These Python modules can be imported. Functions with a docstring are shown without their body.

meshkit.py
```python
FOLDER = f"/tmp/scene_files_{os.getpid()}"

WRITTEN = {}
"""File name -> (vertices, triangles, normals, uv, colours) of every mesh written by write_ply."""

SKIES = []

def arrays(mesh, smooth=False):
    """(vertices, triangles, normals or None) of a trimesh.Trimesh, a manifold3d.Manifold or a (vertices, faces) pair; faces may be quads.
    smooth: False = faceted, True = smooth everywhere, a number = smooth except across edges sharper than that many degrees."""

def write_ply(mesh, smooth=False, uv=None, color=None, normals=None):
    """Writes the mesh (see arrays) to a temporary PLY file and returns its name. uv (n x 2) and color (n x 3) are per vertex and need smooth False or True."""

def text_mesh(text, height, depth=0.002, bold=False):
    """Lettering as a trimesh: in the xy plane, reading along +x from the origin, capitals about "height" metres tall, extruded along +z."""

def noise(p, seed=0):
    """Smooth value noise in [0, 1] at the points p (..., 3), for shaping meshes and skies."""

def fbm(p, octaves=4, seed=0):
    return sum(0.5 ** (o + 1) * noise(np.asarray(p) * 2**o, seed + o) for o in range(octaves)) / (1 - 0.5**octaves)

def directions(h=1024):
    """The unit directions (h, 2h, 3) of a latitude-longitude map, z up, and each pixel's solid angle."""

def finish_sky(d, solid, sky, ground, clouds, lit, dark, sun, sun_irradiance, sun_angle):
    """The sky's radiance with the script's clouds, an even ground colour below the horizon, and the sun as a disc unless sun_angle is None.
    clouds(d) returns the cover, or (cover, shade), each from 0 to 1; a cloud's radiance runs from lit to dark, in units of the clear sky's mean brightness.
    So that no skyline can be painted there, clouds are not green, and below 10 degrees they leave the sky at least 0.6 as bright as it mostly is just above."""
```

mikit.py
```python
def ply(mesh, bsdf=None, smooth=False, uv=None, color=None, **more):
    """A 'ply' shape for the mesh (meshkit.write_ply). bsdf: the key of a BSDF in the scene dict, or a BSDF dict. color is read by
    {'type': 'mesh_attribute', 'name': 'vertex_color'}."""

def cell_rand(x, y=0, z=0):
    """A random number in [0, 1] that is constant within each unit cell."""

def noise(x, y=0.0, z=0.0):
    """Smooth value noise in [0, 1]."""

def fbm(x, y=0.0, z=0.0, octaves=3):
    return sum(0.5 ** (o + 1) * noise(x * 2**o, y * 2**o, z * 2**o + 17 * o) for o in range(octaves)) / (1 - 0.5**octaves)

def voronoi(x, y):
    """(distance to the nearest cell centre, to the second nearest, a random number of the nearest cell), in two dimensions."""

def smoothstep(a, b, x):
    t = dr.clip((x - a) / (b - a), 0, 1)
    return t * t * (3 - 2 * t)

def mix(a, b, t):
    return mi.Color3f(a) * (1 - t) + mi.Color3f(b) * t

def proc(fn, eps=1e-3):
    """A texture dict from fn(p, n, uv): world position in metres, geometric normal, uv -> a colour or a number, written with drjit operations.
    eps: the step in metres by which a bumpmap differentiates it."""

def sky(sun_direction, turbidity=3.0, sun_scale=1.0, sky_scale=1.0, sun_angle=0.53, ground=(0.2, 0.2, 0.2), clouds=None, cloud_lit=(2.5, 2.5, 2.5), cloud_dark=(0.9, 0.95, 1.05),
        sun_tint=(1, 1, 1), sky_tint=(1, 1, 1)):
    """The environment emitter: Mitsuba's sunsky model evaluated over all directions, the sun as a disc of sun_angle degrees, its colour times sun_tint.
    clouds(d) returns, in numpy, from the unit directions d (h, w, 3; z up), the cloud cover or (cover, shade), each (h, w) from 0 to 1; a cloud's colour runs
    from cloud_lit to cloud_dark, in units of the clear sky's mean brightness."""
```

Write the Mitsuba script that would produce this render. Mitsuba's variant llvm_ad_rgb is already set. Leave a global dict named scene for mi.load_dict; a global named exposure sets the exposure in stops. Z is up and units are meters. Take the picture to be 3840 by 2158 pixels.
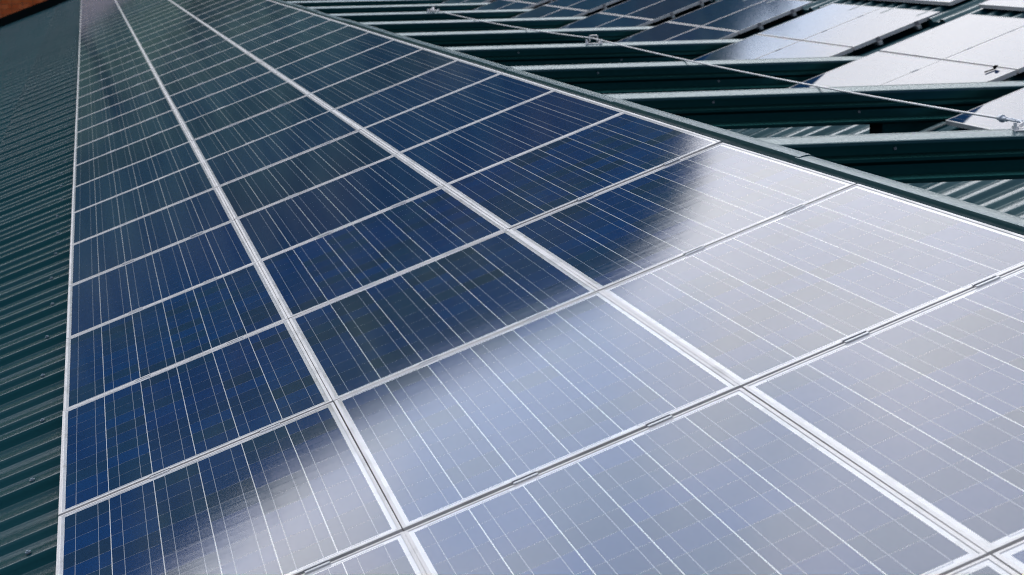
import math, random
import numpy as np, trimesh, manifold3d as m3, drjit as dr, mitsuba as mi
import mikit, meshkit

T = mi.ScalarTransform4f
scene, labels = {}, {}
TILT = math.radians(19.8)
CT, ST = math.cos(TILT), math.sin(TILT)

# ------------------------------------------------------------------ camera, sky, exposure
CAM = np.array([0.1775, -5.555, 1.9076])
FWD = np.array([0.186946, 0.969029, -0.161354])
UP = np.array([0.048225, 0.154999, 0.986737])
scene['camera'] = {
    'type': 'thinlens', 'fov': 26.682, 'fov_axis': 'x', 'near_clip': 0.1, 'far_clip': 3000.0,
    'aperture_radius': 0.0042, 'focus_distance': 7.4,
    'to_world': T().look_at(origin=CAM.tolist(), target=(CAM + FWD).tolist(), up=UP.tolist())}
exposure = 2.0
SUN = np.array([0.235, 0.625, 0.743]); SUN = SUN / np.linalg.norm(SUN)


def clouds(d):
    """Overcast sky: a thick layer with soft bluish breaks, brighter round the veiled sun."""
    e = np.clip(d[..., 2], 0.02, 1)
    q = np.stack([d[..., 0] / (e + 0.25), d[..., 1] / (e + 0.25), 0 * e], -1)
    n1 = meshkit.fbm(q * 3.4 + 1.95, 4, 5)
    n2 = meshkit.fbm(q * 4.6 + 11.2, 4, 9)
    cover = np.clip(1.0 - np.clip((n1 - 0.45) * 2.2, 0, 0.45), 0, 1)
    toward = np.clip((d @ SUN + 0.25) / 1.25, 0, 1) ** 1.3
    shade = np.clip(1.02 - 0.98 * toward + 0.50 * (n2 - 0.5), 0, 1)
    return cover, shade


scene['sky'] = mikit.sky(SUN.tolist(), turbidity=4, sun_scale=0.05, sun_angle=16, sun_tint=(0.85, 0.95, 1.15), clouds=clouds,
                         cloud_lit=(4.15, 4.12, 4.22), cloud_dark=(0.29, 0.32, 0.37), ground=(0.12, 0.13, 0.12), sky_tint=(0.95, 1.25, 1.60))


# ------------------------------------------------------------------ helpers
def W(u, v, n=0.0):
    """panel coordinates (up the slope, along the ridge, off the slope) to world"""
    return np.array([u * CT - n * ST, v, u * ST + n * CT])


def slope_matrix(u=0.0, v=0.0, n=0.0, du=0.0, dv=0.0, dr_=0.0):
    """places a mesh built in (u, v, n) on the slope, with small tilts in degrees"""
    p = W(u, v, n)
    return T().translate(p.tolist()).rotate([0, 1, 0], -math.degrees(TILT) + du).rotate([1, 0, 0], dv).rotate([0, 0, 1], dr_)


def box(x0, x1, y0, y1, z0, z1):
    b = trimesh.creation.box(extents=(x1 - x0, y1 - y0, z1 - z0))
    b.apply_translation(((x0 + x1) / 2, (y0 + y1) / 2, (z0 + z1) / 2))
    return b


def cat(ms):
    return trimesh.util.concatenate(ms)


def quad_strip(profile, x0, x1, axis):
    """an open sheet: a (a, z) profile extruded along the other ground axis"""
    p = np.asarray(profile, float)
    n = len(p)
    if axis == 'x':                                                # profile in (y, z), extruded along x
        v = np.vstack([np.c_[np.full(n, x0), p], np.c_[np.full(n, x1), p]])
        f = [(i, n + i, n + i + 1, i + 1) for i in range(n - 1)]
    else:                                                          # profile in (x, z), extruded along y
        v = np.vstack([np.c_[p[:, 0], np.full(n, x0), p[:, 1]], np.c_[p[:, 0], np.full(n, x1), p[:, 1]]])
        f = [(i, i + 1, n + i + 1, n + i) for i in range(n - 1)]
    return v, np.array(f)


def extrude_x(profile, x0, x1):
    """a closed solid: a (y, z) polygon extruded along x, as a Manifold"""
    p = np.asarray(profile, float)
    area = 0.5 * np.sum(p[:, 0] * np.roll(p[:, 1], -1) - np.roll(p[:, 0], -1) * p[:, 1])
    p = p if area > 0 else p[::-1]
    m = m3.Manifold.extrude(m3.CrossSection([p]), x1 - x0)         # (y, z, along)
    return m.transform(np.array([[0, 0, 1, x0], [1, 0, 0, 0], [0, 1, 0, 0]], float))


def extrude_y(profile, y0, y1):
    p = np.asarray(profile, float)
    area = 0.5 * np.sum(p[:, 0] * np.roll(p[:, 1], -1) - np.roll(p[:, 0], -1) * p[:, 1])
    p = p if area > 0 else p[::-1]
    m = m3.Manifold.extrude(m3.CrossSection([p]), y1 - y0)         # (x, z, along)
    m = m.transform(np.array([[1, 0, 0, 0], [0, 0, -1, 0], [0, 1, 0, 0]], float))
    return m.translate([0, y1, 0])


def cyl(p0, p1, r, sections=12):
    return trimesh.creation.cylinder(radius=r, segment=[p0, p1], sections=sections)


def numbered(name):
    if name not in used:
        used[name] = 0
        return name
    used[name] += 1
    return f'{name}_{used[name]:03d}'


used = {}


def put(key, shape, **more):
    scene[key] = {**shape, **more} if more else shape
    return key


def tag(key, label=None, category=None, group=None, kind=None):
    d = {}
    if label: d['label'] = label
    if category: d['category'] = category
    if group: d['group'] = group
    if kind: d['kind'] = kind
    labels[key] = d


def ref(name):
    return {'type': 'ref', 'id': name}


def slope_u(p):
    return p.x * CT + p.z * ST


# ------------------------------------------------------------------ materials
NEAR_TONES = [(0.0085, 0.041, 0.150), (0.009, 0.040, 0.136), (0.010, 0.039, 0.120), (0.012, 0.039, 0.100), (0.007, 0.044, 0.162), (0.011, 0.043, 0.114)]
FAR_TONES = [(0.009, 0.040, 0.120), (0.011, 0.039, 0.106), (0.010, 0.041, 0.112), (0.012, 0.038, 0.098)]


def glass_bump(p, n, uv):
    u, v = slope_u(p), p.y
    return 0.7 * mikit.noise(u * 0.5, v * 26, 1.0) + 0.5 * mikit.noise(u * 1.5, v * 60, 5.0)


def white_dirt(p, n, uv):
    u, v = slope_u(p), p.y
    d = mikit.fbm(u * 14, v * 14, p.z * 3)
    return mikit.mix((0.72, 0.74, 0.78), (0.60, 0.61, 0.62), mikit.smoothstep(0.5, 0.8, d))


def frame_colour(p, n, uv):
    u, v = slope_u(p), p.y
    d = mikit.fbm(u * 5, v * 5, 2.0)
    s = mikit.noise(u * 90, v * 3, 1.0)
    return mikit.mix((0.63, 0.62, 0.62), (0.46, 0.46, 0.46), mikit.smoothstep(0.55, 0.85, d) * 0.7 + s * 0.12)


def glossy(name, colour, alpha=0.0062, ior=1.75, bump=None):
    b = {'type': 'roughplastic', 'distribution': 'beckmann', 'alpha': alpha, 'int_ior': ior, 'nonlinear': False,
         'diffuse_reflectance': mikit.proc(colour) if callable(colour) else {'type': 'rgb', 'value': colour}}
    if bump:
        b = {'type': 'bumpmap', 'arbitrary': mikit.proc(bump, 4e-4), 'scale': 0.45e-4, 'bsdf': b}
    scene[name] = {'type': 'twosided', 'bsdf': b} if not bump else b


for k_, tone in enumerate(NEAR_TONES):
    glossy(f'mat_cell_{k_}', tone, bump=glass_bump)
for k_, tone in enumerate(FAR_TONES):
    glossy(f'mat_far_cell_{k_}', tone)
glossy('mat_backsheet', white_dirt)
glossy('mat_grey_backsheet', (0.035, 0.060, 0.110))
glossy('mat_busbar', (0.34, 0.38, 0.46))
scene['mat_frame'] = {'type': 'principled', 'base_color': mikit.proc(frame_colour), 'metallic': 0.35, 'roughness': 0.42, 'specular': 0.6}
scene['mat_frame_two'] = {'type': 'twosided', 'bsdf': ref('mat_frame')}
scene['mat_alu'] = {'type': 'principled', 'base_color': {'type': 'rgb', 'value': (0.55, 0.56, 0.58)}, 'metallic': 0.7, 'roughness': 0.4}
scene['mat_dark_clamp'] = {'type': 'principled', 'base_color': {'type': 'rgb', 'value': (0.20, 0.20, 0.22)}, 'metallic': 0.4, 'roughness': 0.5}
scene['mat_bolt'] = {'type': 'principled', 'base_color': {'type': 'rgb', 'value': (0.50, 0.55, 0.62)}, 'metallic': 0.3, 'roughness': 0.35}
scene['mat_screw'] = {'type': 'principled', 'base_color': {'type': 'rgb', 'value': (0.20, 0.27, 0.33)}, 'metallic': 0.2, 'roughness': 0.4}
scene['mat_steel'] = {'type': 'principled', 'base_color': {'type': 'rgb', 'value': (0.78, 0.77, 0.77)}, 'metallic': 0.25, 'roughness': 0.4}


def green_colour(p, n, uv):
    d = mikit.fbm(p.x * 1.3, p.y * 0.7, p.z * 1.3, octaves=4)
    s = mikit.noise(p.x * 3, p.y * 25, p.z * 3)
    return mikit.mix((0.003, 0.028, 0.038), (0.006, 0.040, 0.051), d * 0.8 + s * 0.2)


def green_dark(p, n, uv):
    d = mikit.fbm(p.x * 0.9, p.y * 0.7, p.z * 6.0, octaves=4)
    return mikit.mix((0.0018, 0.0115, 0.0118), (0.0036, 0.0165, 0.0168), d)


scene['mat_roof_green'] = {'type': 'twosided', 'bsdf': {'type': 'principled', 'base_color': mikit.proc(green_colour), 'roughness': 0.17, 'specular': 0.09, 'spec_tint': 0.9}}
scene['mat_roof_glossy'] = {'type': 'twosided', 'bsdf': {'type': 'principled', 'base_color': mikit.proc(lambda p, n, uv: green_colour(p, n, uv) * 1.0), 'roughness': 0.16, 'specular': 0.42, 'spec_tint': 0.4}}
scene['mat_roof_faded'] = {'type': 'twosided', 'bsdf': {'type': 'principled', 'base_color': mikit.proc(lambda p, n, uv: green_colour(p, n, uv) * 1.2), 'roughness': 0.17, 'specular': 0.09, 'spec_tint': 0.9}}
scene['mat_cap_green'] = {'type': 'twosided', 'bsdf': {'type': 'principled', 'base_color': mikit.proc(lambda p, n, uv: green_colour(p, n, uv) * 1.0), 'roughness': 0.28, 'specular': 0.95, 'spec_tint': 0.3}}
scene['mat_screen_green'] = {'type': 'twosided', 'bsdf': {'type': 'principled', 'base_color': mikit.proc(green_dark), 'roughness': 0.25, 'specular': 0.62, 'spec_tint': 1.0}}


def brick_colour(p, n, uv):
    r = mikit.cell_rand(dr.floor(p.x / 0.40), dr.floor(p.z / 0.2), 4)
    d = mikit.fbm(p.x * 8, p.z * 8, 1.0)
    return mikit.mix((0.50, 0.095, 0.028), (0.66, 0.18, 0.068), r * 0.6 + d * 0.5)


scene['mat_brick'] = {'type': 'diffuse', 'reflectance': mikit.proc(brick_colour)}
scene['mat_mortar'] = {'type': 'diffuse', 'reflectance': {'type': 'rgb', 'value': (0.16, 0.13, 0.12)}}
scene['mat_plaster'] = {'type': 'diffuse', 'reflectance': mikit.proc(lambda p, n, uv: mikit.mix((0.80, 0.66, 0.66), (0.55, 0.44, 0.43), mikit.fbm(p.x * 2, p.z * 3, 4.0)))}
scene['mat_black_trim'] = {'type': 'diffuse', 'reflectance': {'type': 'rgb', 'value': (0.006, 0.010, 0.011)}}
scene['mat_wall'] = {'type': 'diffuse', 'reflectance': mikit.proc(lambda p, n, uv: mikit.mix((0.20, 0.20, 0.19), (0.26, 0.25, 0.24), mikit.fbm(p.x, p.y, p.z)))}
scene['mat_ground'] = {'type': 'diffuse', 'reflectance': mikit.proc(lambda p, n, uv: mikit.mix((0.05, 0.055, 0.04), (0.09, 0.085, 0.07), mikit.fbm(p.x * 0.1, p.y * 0.1, 1.0)))}
scene['mat_hill'] = {'type': 'diffuse', 'reflectance': mikit.proc(lambda p, n, uv: mikit.mix((0.034, 0.060, 0.060), (0.070, 0.085, 0.045), mikit.fbm(p.x * 0.03, p.y * 0.03, p.z * 0.05)))}


def leaf_colour(p, n, uv):
    a = mikit.fbm(p.x * 0.035, p.y * 0.035, p.z * 0.06)
    b = mikit.noise(p.x * 0.4, p.y * 0.4, p.z * 0.4)
    c = mikit.mix((0.034, 0.075, 0.085), (0.135, 0.160, 0.060), mikit.smoothstep(0.48, 0.66, a))
    c = mikit.mix(c, mi.Color3f(0.120, 0.095, 0.060), mikit.smoothstep(0.52, 0.70, mikit.fbm(p.x * 0.05 + 9, p.y * 0.05, p.z * 0.08)) * 0.7)
    c = mikit.mix(c, mi.Color3f(0.095, 0.160, 0.125), mikit.smoothstep(46.0, 14.0, p.z + 14 * a) * 0.7)
    return c * (0.65 + 0.7 * b)


scene['mat_forest'] = {'type': 'diffuse', 'reflectance': mikit.proc(leaf_colour)}

# ------------------------------------------------------------------ setting: ground, hills and their wood
g = trimesh.creation.box(extents=(1600, 1600, 0.5)); g.apply_translation((0, 300, -9.25))
put('ground', mikit.ply(g, 'mat_ground')); tag('ground', kind='structure')


def crest_height(az):
    """height in metres of the hill crest, 255 m out, by compass angle"""
    return np.interp(az, [-60, -30, -15, -10.5, -8.4, -6.9, -4.6, -2.4, -0.3, 1.7, 3.3, 5, 6.9, 8.4, 9.8, 12, 14, 18, 30, 60],
                     [60, 84, 68, 58.6, 58.8, 59.0, 60.2, 61.6, 63.7, 66.0, 68.0, 69.2, 68.2, 65.8, 61.0, 52.0, 50.5, 50, 46, 40]) - TREE_TOP


TREE_TOP = -3.8


def hill_height(x, y):
    d = np.hypot(x, y)
    az = np.degrees(np.arctan2(x, y))
    crest = 255.0
    top = crest_height(az)
    t = np.clip((d - 105) / (crest - 105), 0, 1)
    h = -9 + (top + 9) * t ** 1.25
    h = np.where(d > crest, top - (d - crest) * 0.16, h)
    return h + 2.0 * np.clip((crest - d) / 60, 0, 1) * (meshkit.fbm(np.stack([x * 0.03, y * 0.03, 0 * x], -1), 3, 4) - 0.5)


na, nd = 121, 40
azs, ds = np.radians(np.linspace(-75, 75, na)), np.linspace(100, 420, nd)
A, D = np.meshgrid(azs, ds, indexing='ij')
X, Y = D * np.sin(A), D * np.cos(A)
hv = np.stack([X, Y, hill_height(X, Y)], -1).reshape(-1, 3)
hf = [(i * nd + j, i * nd + j + 1, (i + 1) * nd + j + 1, (i + 1) * nd + j) for i in range(na - 1) for j in range(nd - 1)]
put('hills', mikit.ply((hv, np.array(hf)), {'type': 'twosided', 'bsdf': ref('mat_hill')}, smooth=True)); tag('hills', kind='structure')

rng = np.random.default_rng(7)
protos = []
for k in range(5):
    s = trimesh.creation.icosphere(subdivisions=2)
    v = s.vertices.copy()
    r = 0.72 + 0.6 * meshkit.fbm(v * 2.1 + 9 * k, 3, k)
    v = v * r[:, None]
    v[:, 2] = v[:, 2] * (1.0 + 0.25 * (k % 3)) + 0.9
    protos.append((v, s.faces))
tv, tf, at = [], [], 0
for _ in range(7200):
    a = math.radians(rng.uniform(-38, 42)); d = 112 + 124 * rng.random() ** 0.8
    x, y = d * math.sin(a), d * math.cos(a)
    z = float(hill_height(np.array(x), np.array(y)))
    v, f = protos[rng.integers(5)]
    s = rng.uniform(1.5, 2.5)
    c, q = math.cos(a * 31), math.sin(a * 31)
    w = v * [s, s, s * rng.uniform(0.9, 1.2)]
    w = np.c_[w[:, 0] * c - w[:, 1] * q, w[:, 0] * q + w[:, 1] * c, w[:, 2]] + [x, y, z]
    tv.append(w); tf.append(f + at); at += len(v)
put('woodland', mikit.ply((np.vstack(tv), np.vstack(tf)), 'mat_forest')); tag('woodland', 'dense dark green wood covering the hills beyond the roofs', 'trees', kind='stuff')

# ------------------------------------------------------------------ the factory building and its two green metal roofs
FACTORY = 'factory_building'
tag(FACTORY, 'factory building with dark green ribbed metal roofs that carry the solar panels', 'building')
Y0, Y1 = -14.0, 80.3


def rib_profile(y0, y1, pitch, crest, flank, h, phase=0.0):
    """(y, n) points of a ribbed sheet with softened bends"""
    pts, y, k = [], y0 + phase, 0
    rr = random.Random(int(pitch * 1000 + h * 1e4))
    while y < y1:
        pan = pitch - crest - 2 * flank
        hk = h * ((1.30 if k % 3 == 0 else 0.95) + rr.uniform(-0.06, 0.06))    # the lapped rib of every sheet stands higher
        for t, z in ((0.0, 0.0), (0.18, 0.07), (0.5, 0.5), (0.82, 0.93), (1.0, 1.0)):
            pts.append((y + flank * t, hk * z))
        pts.append((y + flank + crest * 0.5, hk))
        for t, z in ((0.0, 1.0), (0.18, 0.93), (0.5, 0.5), (0.82, 0.07), (1.0, 0.0)):
            pts.append((y + flank + crest + flank * t, hk * z))
        pts.append((y + 2 * flank + crest + pan * 0.5, 0.0))
        y += pitch; k += 1
    return pts


PITCH = 0.345
prof = rib_profile(Y0, Y1, PITCH, 0.075, 0.050, 0.030, 0.12)
scene[FACTORY + '__roof__ribbed_sheet'] = mikit.ply(quad_strip(prof, -1.00, 3.06, 'x'), 'mat_roof_green', smooth=True, to_world=slope_matrix(n=-0.135))
scene[FACTORY + '__roof__lower_sheet'] = mikit.ply(quad_strip(prof, -9.0, -0.96, 'x'), 'mat_roof_faded', smooth=True, to_world=slope_matrix(n=-0.150, du=-0.25))
tag(FACTORY + '__roof__lower_sheet', 'lower ribbed sheet lapped under the upper one')
# ridge cap in lengths that lap each other
cap_prof = [(2.838, 0.930), (2.842, 1.018), (2.850, 1.034), (2.862, 1.040), (2.896, 1.044), (2.908, 1.040), (2.914, 1.028), (2.916, 0.90), (2.904, 0.90), (2.850, 0.928)]
y, k = -12.6, 0
rc = random.Random(3)
while y < 80:
    m = extrude_y(cap_prof, y, y + 3.04 - 0.0)
    key = numbered(FACTORY + '__roof__ridge_cap')
    scene[key] = mikit.ply(m, 'mat_cap_green', smooth=35, to_world=T().translate([rc.uniform(-.003, .003), 0, 0.0035 * (k % 2) + rc.uniform(-.002, .002)]))
    y += 3.0; k += 1
# screws on every third rib of the eave side
sp = cat([trimesh.creation.cylinder(radius=0.011, height=0.005, sections=10), trimesh.creation.cylinder(radius=0.006, height=0.014, sections=6)])
sp.apply_translation((0, 0, 0.006))
sply = mikit.ply(sp, 'mat_screw', smooth=30)
ys = Y0 + 0.12 + 0.050 + 0.0375
k = math.ceil((-1.0 - ys) / (3 * PITCH)); k = int(k)
while ys + 3 * PITCH * k < 44:
    key = numbered(FACTORY + '__roof__screw')
    scene[key] = {**sply, 'to_world': slope_matrix(-0.148 + 0.012 * math.sin(k * 2.3), ys + 3 * PITCH * k, -0.135 + 0.0385)}
    k += 1
# second roof across the valley, with its raised upper sheet
prof2 = rib_profile(Y0, Y1, PITCH, 0.070, 0.060, 0.036, 0.05)
scene[FACTORY + '__roof_001__ribbed_sheet'] = mikit.ply(quad_strip(prof2, 3.6, 8.62, 'x'), 'mat_roof_glossy', smooth=True, to_world=slope_matrix(n=-2.185))
scene[FACTORY + '__roof_001__upper_sheet'] = mikit.ply(quad_strip(prof2, 8.58, 13.5, 'x'), 'mat_roof_glossy', smooth=True, to_world=slope_matrix(n=-2.095))
rs = box(8.585, 8.60, Y0, Y1, -2.19, -2.092)
scene[FACTORY + '__roof_001__riser'] = mikit.ply(rs, 'mat_roof_green', to_world=slope_matrix())
for i, ys in enumerate(np.arange(8.2, 40, 3 * PITCH)):
    key = numbered(FACTORY + '__roof_001__screw')
    yy = Y0 + 0.05 + 0.060 + 0.035 + PITCH * round((ys - Y0) / PITCH)
    scene[key] = {**sply, 'to_world': slope_matrix(5.72, yy, -2.185 + 0.040)}
# walls and valley
back = box(2.925, 3.04, Y0, Y1, -1.30, 0.99)
scene[FACTORY + '__wall'] = mikit.ply(back, 'mat_screen_green')
val = box(3.04, 4.35, Y0, Y1, -1.36, -0.95)
scene[FACTORY + '__valley_gutter'] = mikit.ply(val, 'mat_roof_green')
scene[FACTORY + '__wall_001'] = mikit.ply(box(-8.2, -8.0, Y0, Y1, -9.0, -3.15), 'mat_wall')
scene[FACTORY + '__wall_002'] = mikit.ply(box(13.2, 13.4, Y0, Y1, -9.0, 2.2), 'mat_wall')
scene[FACTORY + '__wall_003'] = mikit.ply(box(-8.0, 13.2, Y0, Y0 + 0.2, -9.0, -3.2), 'mat_wall')

# ------------------------------------------------------------------ ribbed green screens across the valley
NSCREEN = 10


def screen_profile():
    d = 0.17
    return [(d, 0.302), (d, 0.590), (d + 0.02, 0.591), (d + 0.02, 0.6), (-0.030, 0.590), (-0.034, 0.580), (-0.030, 0.572), (0.0, 0.570),
            (0.0, 0.496), (-0.022, 0.474), (-0.022, 0.452), (0.0, 0.430), (0.0, 0.362), (-0.022, 0.340), (-0.022, 0.322), (-0.004, 0.302)]


sp_ = screen_profile()
body = [(0.16, 0.302), (0.16, 0.574), (0.0, 0.566), (0.0, 0.496), (-0.030, 0.470), (-0.030, 0.450), (0.0, 0.426), (0.0, 0.362), (-0.030, 0.334), (-0.030, 0.320), (-0.004, 0.302)]
capp = [(0.180, 0.545), (0.180, 0.606), (0.172, 0.610), (0.088, 0.608), (0.074, 0.606), (-0.026, 0.584), (-0.032, 0.578), (-0.032, 0.560), (-0.026, 0.560), (-0.022, 0.573), (0.074, 0.596), (0.170, 0.600), (0.170, 0.545)]
nrm = np.array([-ST, 0.0, CT])


def above_roof(m, n0):
    return m.trim_by_plane(nrm.tolist(), n0)


body_m = above_roof(extrude_x(body, 3.045, 8.15), -2.145)
cap_m = above_roof(extrude_x(capp, 3.045, 8.15), -2.14)
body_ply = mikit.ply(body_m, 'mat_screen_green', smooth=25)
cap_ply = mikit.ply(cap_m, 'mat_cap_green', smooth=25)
post_ply = mikit.ply(above_roof(m3.Manifold.cube([0.09, 0.06, 0.26]).translate([6.535, 0.05, 0.044]), -2.147), 'mat_black_trim')
gable = extrude_y([(6.625, 0.05), (6.625, 0.300), (7.6, 0.300), (7.6, 0.05)], 0.06, 0.072)
gable_ply = mikit.ply(above_roof(gable, -2.146), 'mat_screen_green')
names = ['nearest', 'second', 'third', 'fourth', 'fifth', 'sixth', 'seventh', 'eighth', 'ninth', 'tenth']
screw_dot = trimesh.creation.cylinder(radius=0.011, height=0.012, sections=8)
screw_dot.apply_transform(trimesh.transformations.rotation_matrix(math.pi / 2, (1, 0, 0)))
dot_ply = mikit.ply(screw_dot, 'mat_dark_clamp', smooth=30)
SY = [7.35 + 4.07 * k for k in range(NSCREEN)]
for k, sy in enumerate(SY):
    key = numbered('roof_screen')
    tw = T().translate([0, sy, 0.0])
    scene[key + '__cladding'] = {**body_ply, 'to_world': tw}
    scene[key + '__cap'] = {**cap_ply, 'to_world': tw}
    tag(key + '__cap', 'paler top cap catching the light')
    scene[key + '__post'] = {**post_ply, 'to_world': tw}
    scene[key + '__gable_plate'] = {**gable_ply, 'to_world': tw}
    if k < 4:
        for j, (sx, sz) in enumerate(((6.40, 0.41), (5.15, 0.53))):
            scene[key + '__screw' + (f'_{j:03d}' if j else '')] = {**dot_ply, 'to_world': T().translate([sx, sy - 0.004, sz])}
    tag(key, f'dark green ribbed metal screen across the roof valley, {names[k]} from the camera', 'screen', 'green screens across the roof valley')

# ------------------------------------------------------------------ solar panels
PW, PL = 0.9982, 1.650
LIP = 0.011


def frame_mesh():
    def ring(o, z):
        return np.array([(o, o, z), (PW - o, o, z), (PW - o, PL - o, z), (o, PL - o, z)])
    rings = [ring(0.020, -0.038), ring(0.0, -0.038), ring(0.0, 0.0014), ring(0.0007, 0.0021), ring(LIP - 0.0006, 0.0021), ring(LIP, 0.0015), ring(LIP, -0.0008)]
    v = np.vstack(rings)
    f = []
    for i in range(len(rings) - 1):
        for j in range(4):
            a, b = i * 4 + j, i * 4 + (j + 1) % 4
            f.append((a, b, b + 4, a + 4))
    return v, np.array(f)[:, ::-1] if False else np.array(f)


def fix(vf):
    v, f = vf
    f = np.asarray(f)
    if f.shape[1] == 4:
        f = np.vstack([f[:, [0, 1, 2]], f[:, [0, 2, 3]]])
    return trimesh.Trimesh(v, f, process=False)


frame_ply = mikit.ply(fix(frame_mesh()), 'mat_frame_two')
sheet_ply = mikit.ply(box(LIP - 0.003, PW - LIP + 0.003, LIP - 0.003, PL - LIP + 0.003, -0.006, 0.0), 'mat_backsheet')
far_sheet_ply = mikit.ply(box(LIP - 0.003, PW - LIP + 0.003, LIP - 0.003, PL - LIP + 0.003, -0.006, 0.0), 'mat_grey_backsheet')
CELL, GAP, GAPV = 0.156, 0.0028, 0.0014
CU0 = (PW - 6 * CELL - 5 * GAP) / 2
CV0 = (PL - 10 * CELL - 9 * GAPV) / 2
CZ = 0.00018


def cell_mesh(i, j):
    x0, y0 = CU0 + i * (CELL + GAP), CV0 + j * (CELL + GAPV)
    x1, y1, c = x0 + CELL, y0 + CELL, 0.0
    v = np.array([(x0, y0, CZ), (x1, y0, CZ), (x1, y1, CZ), (x0, y1, CZ), (x0, y0, -.0002), (x1, y0, -.0002), (x1, y1, -.0002), (x0, y1, -.0002)])
    f = np.array([(0, 1, 2), (0, 2, 3), (4, 5, 1), (4, 1, 0), (5, 6, 2), (5, 2, 1), (6, 7, 3), (6, 3, 2), (7, 4, 0), (7, 0, 3)])
    uv = np.array([(i + .01, j + .01), (i + .99, j + .01), (i + .99, j + .99), (i + .01, j + .99)] * 2)
    return v, f, uv


cell_plys, allv, allf, alluv, at = [], [], [], [], 0
for j in range(10):
    for i in range(6):
        v, f, uv = cell_mesh(i, j)
        cell_plys.append(mikit.ply((v, f), 'mat_cell_0'))
        allv.append(v); allf.append(f + at); alluv.append(uv); at += len(v)
cells_ply = mikit.ply((np.vstack(allv), np.vstack(allf)), 'mat_cell_0')
bars = []
for i in range(6):
    for q in (0.25, 0.75):
        x = CU0 + i * (CELL + GAP) + CELL * q
        bars.append(box(x - 0.0009, x + 0.0009, CV0 - 0.008, PL - CV0 + 0.008, 0.0, CZ + 0.0003))
for yb in (CV0 - 0.012, PL - CV0 + 0.008):
    for i in range(3):
        x = CU0 + 2 * i * (CELL + GAP) + CELL * 0.25
        bars.append(box(x, x + 1.5 * CELL + GAP, yb, yb + 0.004, 0.0, 0.0004))
bars_ply = mikit.ply(cat(bars), 'mat_busbar')

rp = random.Random(11)


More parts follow.
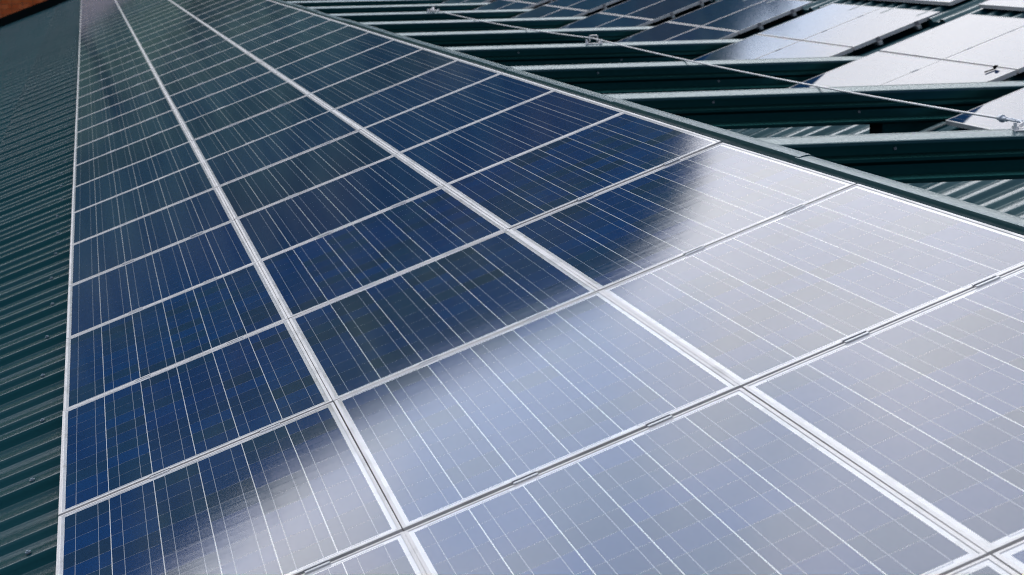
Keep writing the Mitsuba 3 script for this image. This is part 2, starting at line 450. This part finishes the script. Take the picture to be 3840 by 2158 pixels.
def solar_panel(u, v, n, label, group, separate=False, busbars=True, tip=0.0):
    key = numbered('solar_panel')
    m = slope_matrix(u + 0.0009 + rp.uniform(-.0007, .0007), v + 0.010 + rp.uniform(-.0035, .0035), n + rp.uniform(-.0012, .0012),
                     rp.uniform(-.10, .10), tip + rp.uniform(-.06, .06), rp.uniform(-.05, .05))
    scene[key + '__frame'] = {**frame_ply, 'to_world': m}
    scene[key + '__backsheet'] = {**(far_sheet_ply if u > 4 else sheet_ply), 'to_world': m}
    if separate:
        for c, p in enumerate(cell_plys):
            scene[key + '__cell' + (f'_{c:03d}' if c else '')] = {**p, 'to_world': m, 'bsdf': ref(f'mat_cell_{rp.choice((0, 0, 1, 1, 2, 3, 4, 5))}')}
    else:
        scene[key + '__cells'] = {**cells_ply, 'to_world': m, 'bsdf': ref(f'mat_far_cell_{rp.randrange(4)}' if v > 10 or u > 4 else f'mat_cell_{rp.randrange(4)}')}
        tag(key + '__cells', kind='stuff')
    if busbars:
        scene[key + '__busbars'] = {**bars_ply, 'to_world': m}
        tag(key + '__busbars', kind='stuff')
    tag(key, label, 'solar panel', group)
    return key


ORD = ['first', 'second', 'third', 'fourth', 'fifth', 'sixth', 'seventh', 'eighth', 'ninth', 'tenth', 'eleventh', 'twelfth', 'thirteenth', 'fourteenth', 'fifteenth', 'sixteenth',
       'seventeenth', 'eighteenth', 'nineteenth']
TENS = {20: 'twent', 30: 'thirt', 40: 'fort'}


def ordinal(k):
    if k < 20: return ORD[k - 1]
    t, r = k // 10 * 10, k % 10
    return TENS[t] + ('ieth' if r == 0 else 'y-' + ORD[r - 1])


COLS = ['left column of near array', 'middle column of near array', 'right column beside the ridge']
LAST = [45, 36, 27]
for r in range(-2, 46):
    for c in range(3):
        if r > LAST[c] or (r == -2 and c == 0): continue
        row = r + 3 if c else r + 2
        look = 'half blue, half cloud-mirroring solar panel' if (c, r) in ((0, 0), (2, 1)) else 'pale cloud-mirroring solar panel' if r < 1 else 'dark blue solar panel'
        solar_panel(c * 1.0, r * 1.67, 0.0, f'{look}, {COLS[c]}, {ordinal(row)} row from the bottom',
                    'solar panels of the long near array', separate=r <= 2, busbars=r < 14, tip={(2, 1): -0.14, (2, 2): 0.16}.get((c, r), 0.0))

PN = -2.05
BAY = 4.065
cols2 = [(6.715, 'lower'), (7.735, 'upper')]
for k in range(9):
    v0 = 7.73 + BAY * k
    for cu, cn in cols2:
        for q in range(2):
            solar_panel(cu, v0 + q * 1.67, PN, f'{cn} {"near" if q == 0 else "far"} solar panel of the {names[k]} block on the right-hand roof',
                        'solar panels in blocks on the right-hand roof', busbars=k < 1)
for k in range(1, 7):
    v0 = 7.73 + BAY * k
    for q in range(2):
        solar_panel(8.865, v0 + q * 1.67, PN + 0.055, f'{"near" if q == 0 else "far"} solar panel on the raised sheet above the {names[k]} right-hand block',
                    'solar panels on the raised upper roof sheet', busbars=k < 1)

# ------------------------------------------------------------------ mounting rails with their clamps
rail_sec = [(-0.020, -0.076), (0.020, -0.076), (0.020, -0.0395), (0.006, -0.0395), (0.006, -0.050), (-0.006, -0.050), (-0.006, -0.0395), (-0.020, -0.0395)]
ch = [box(-0.036, 0.036, -0.0195, -0.0085, 0.0022, 0.0050), box(-0.036, 0.036, 0.0085, 0.0195, 0.0022, 0.0050),
      box(-0.036, 0.036, -0.0088, -0.0070, -0.020, 0.0049), box(-0.036, 0.036, 0.0070, 0.0088, -0.020, 0.0049),
      box(-0.036, 0.036, -0.0020, 0.0020, -0.020, 0.0010), box(-0.036, 0.036, -0.0070, 0.0070, -0.024, -0.020)]
clamp_ply = mikit.ply(cat(ch), 'mat_alu')
far_clamp_ply = mikit.ply(cat([box(-0.036, 0.036, -0.0195, 0.0195, 0.0022, 0.0050)]), 'mat_alu')
bolt_ply = mikit.ply(trimesh.creation.cylinder(radius=0.0055, height=0.010, sections=6, transform=trimesh.transformations.translation_matrix((0, 0, -0.006))), 'mat_dark_clamp')
cw = ['left', 'middle', 'right']
for c in range(3):
    for h, loc in ((0, 0.352), (1, 0.757)):
        key = numbered('mounting_rail')
        last = LAST[c]
        length = (last + 1 + 2) * 1.67 + 0.1
        m = extrude_y(rail_sec, -2 * 1.67 - 0.05, -2 * 1.67 - 0.05 + length)
        scene[key + '__rail'] = mikit.ply(m, 'mat_alu', to_world=slope_matrix(c + loc))
        for r in range(-1, last + 1):
            if r > 16: break
            nm = key + '__clamp' + (f'_{r + 1:03d}' if r > -1 else '')
            scene[nm] = {**(clamp_ply if r < 8 else far_clamp_ply), 'to_world': slope_matrix(c + loc + 0.004 + rp.uniform(-.01, .01), r * 1.67, rp.uniform(-.0004, .0004))}
            if r < 4:
                scene[nm + '__bolt'] = {**bolt_ply, 'to_world': slope_matrix(c + loc + 0.004, r * 1.67)}
        tag(key, f'{"left" if h == 0 else "right"} aluminium mounting rail with clamps under the {cw[c]} column of near panels', 'rail', 'mounting rails of the near array')
end_ply = mikit.ply(cat([box(-0.021, 0.021, -0.012, -0.001, -0.038, 0.0055), box(-0.021, 0.021, -0.012, 0.010, 0.0025, 0.0055)]), 'mat_dark_clamp')
for k in range(8):
    v0 = 7.73 + BAY * k
    for cu, cn in cols2:
        for h, loc in ((0, 0.27), (1, 0.72)):
            key = numbered('mounting_rail')
            u = cu + loc
            m = extrude_y([(a, b) for a, b in rail_sec], v0 - 0.05, v0 + 3.38)
            scene[key + '__rail'] = mikit.ply(m, 'mat_alu', to_world=slope_matrix(u, 0, PN))
            scene[key + '__end_clamp'] = {**end_ply, 'to_world': slope_matrix(u, v0 + 0.012, PN)}
            scene[key + '__clamp'] = {**clamp_ply, 'to_world': slope_matrix(u, v0 + 1.67, PN)}
            tag(key, f'{"lower" if h == 0 else "upper"} short rail with dark end clamp, {cn} course of {names[k]} right-hand block', 'rail', 'short rails of the right-hand roof')

# ------------------------------------------------------------------ safety cable over the screens
WX = 6.085


def wire_z(y):
    ks = [SY[0] + 0.05, SY[3] + 0.10, SY[6] + 0.10]
    zs = [0.652, 0.668, 0.640]
    for a, b, za, zb in ((ks[0], ks[1], zs[0], zs[1]), (ks[1], ks[2], zs[1], zs[2])):
        if y <= b:
            t = (y - a) / (b - a)
            return za + (zb - za) * t - 0.165 * t * (1 - t)
    return zs[2]


yy = np.linspace(7.86, SY[6] + 0.10, 60)
segs = []
for a, b in zip(yy[:-1], yy[1:]):
    segs.append(cyl((WX, a, wire_z(a)), (WX, b + 0.002, wire_z(b + 0.002)), 0.008, 10))
CAB = 'safety_cable'
scene[CAB + '__wire'] = mikit.ply(cat(segs), 'mat_steel', smooth=40)
zt = wire_z(7.8)
tb = [cyl((WX, 7.90, zt), (WX, 7.77, zt), 0.016, 12), cyl((WX, 7.85, zt), (WX, 7.83, zt), 0.026, 12), cyl((WX, 7.77, zt), (WX, 7.72, zt), 0.008, 10)]
scene[CAB + '__socket'] = mikit.ply(cat(tb), 'mat_bolt', smooth=40)
z7 = zt + 0.004
tb = [cyl((WX - 0.022, 7.72, z7), (WX - 0.022, 7.56, z7), 0.007, 8), cyl((WX + 0.022, 7.72, z7), (WX + 0.022, 7.56, z7), 0.007, 8),
      cyl((WX - 0.029, 7.72, z7), (WX + 0.029, 7.72, z7), 0.010, 8), cyl((WX - 0.029, 7.56, z7), (WX + 0.029, 7.56, z7), 0.010, 8), cyl((WX, 7.56, z7), (WX - 0.03, 7.46, 0.648), 0.007, 8)]
scene[CAB + '__turnbuckle'] = mikit.ply(cat(tb), 'mat_bolt', smooth=40)
tag(CAB, 'taut pale steel safety cable strung over the green screens, turnbuckle at near end', 'cable')


def bracket(k, label, hoop):
    key = numbered('cable_bracket')
    y, z0 = SY[k] + 0.10, 0.603
    base = [box(WX - 0.10, WX + 0.10, y - 0.05, y + 0.05, z0, z0 + 0.006)]
    for sx in (-0.08, 0.08):
        base.append(box(WX + sx - 0.012, WX + sx + 0.012, y - 0.03, y + 0.03, z0 + 0.006, z0 + 0.030))
    scene[key + '__base_plate'] = mikit.ply(cat(base), 'mat_steel')
    for j, sx in enumerate((-0.09, 0.09)):
        scene[key + '__bolt' + (f'_{j:03d}' if j else '')] = mikit.ply(cyl((WX + sx, y - 0.02, z0), (WX + sx, y - 0.02, z0 + 0.055), 0.013, 8), 'mat_steel', smooth=40)
    if hoop:
        r = 0.007
        pts = [(-0.045, 0.03), (-0.05, 0.085), (-0.04, 0.10), (0.04, 0.10), (0.05, 0.085), (0.045, 0.03)]
        hp = [cyl((WX + a[0], y, z0 + a[1]), (WX + b[0], y, z0 + b[1]), r, 8) for a, b in zip(pts[:-1], pts[1:])]
        scene[key + '__hoop'] = mikit.ply(cat(hp), 'mat_steel', smooth=40)
    else:
        ey = [cyl((WX, y - 0.05, z0 + 0.02), (WX, y - 0.01, z0 + 0.075), 0.022, 8), cyl((WX - 0.05, y, z0 + 0.03), (WX + 0.02, y, z0 + 0.07), 0.015, 8)]
        scene[key + '__eye'] = mikit.ply(cat(ey), 'mat_steel', smooth=40)
    tag(key, label, 'bracket')


bracket(0, 'cable end bracket on the cap of the nearest green screen at the right edge', False)
bracket(3, 'steel cable bracket with a square hoop on the fourth green screen', True)
bracket(6, 'far cable end bracket at the top of the seventh green screen', False)

# a small dark twig lying on a panel of the second block
tw_ = [cyl((0, 0, 0.012), (0.10, -0.02, 0.010), 0.006, 7), cyl((0.10, -0.02, 0.012), (0.125, -0.03, 0.03), 0.004, 6)]
ic = trimesh.creation.icosphere(subdivisions=2, radius=0.022); ic.apply_scale((0.9, 0.8, 0.6)); ic.apply_translation((0.10, -0.02, 0.026)); tw_.append(ic)
scene['twig'] = mikit.ply(cat(tw_), 'mat_black_trim', smooth=40, to_world=slope_matrix(7.58, 12.17, PN))
tag('twig', 'small black twig lying on a bright panel of the right-hand roof', 'twig')

# ------------------------------------------------------------------ brick building at the far end
BB = 'brick_building'
tag(BB, 'orange brick building closing the far end of the near roof', 'building')
BY = 80.6
wall = extrude_y([(-9.0, -9.0), (-9.0, 1.25), (9.0, 1.25), (9.0, -9.0)], BY + 0.06, BY + 0.5)
scene[BB + '__wall'] = mikit.ply(wall, 'mat_mortar')
rb = random.Random(5)
bv = 0
for i in range(13):
    for j in range(14):
        x0, z0 = -5.46 + 0.40 * i, -2.2 + 0.2 * j
        base = (x0 + 0.2) * math.tan(TILT) - 0.05
        if z0 + 0.2 < base or z0 + 0.2 > 1.25 or x0 + 0.40 > -1.0: continue
        b = box(x0 + 0.008, x0 + 0.392, BY + rb.uniform(0, 0.008), BY + 0.08, z0 + 0.007, z0 + 0.193)
        scene[numbered(BB + '__wall__brick')] = mikit.ply(b, 'mat_brick')
scene[BB + '__flashing'] = mikit.ply(extrude_y([(-9, -9 * math.tan(TILT) - 0.16), (-9, -9 * math.tan(TILT) + 0.20), (2.9, 2.9 * math.tan(TILT) + 0.20), (2.9, 2.9 * math.tan(TILT) - 0.16)], BY - 0.10, BY - 0.005), 'mat_black_trim')
scene[BB + '__plaster'] = mikit.ply(box(-1.05, 8.9, BY - 0.002, BY + 0.058, -3.0, 1.24), 'mat_plaster')
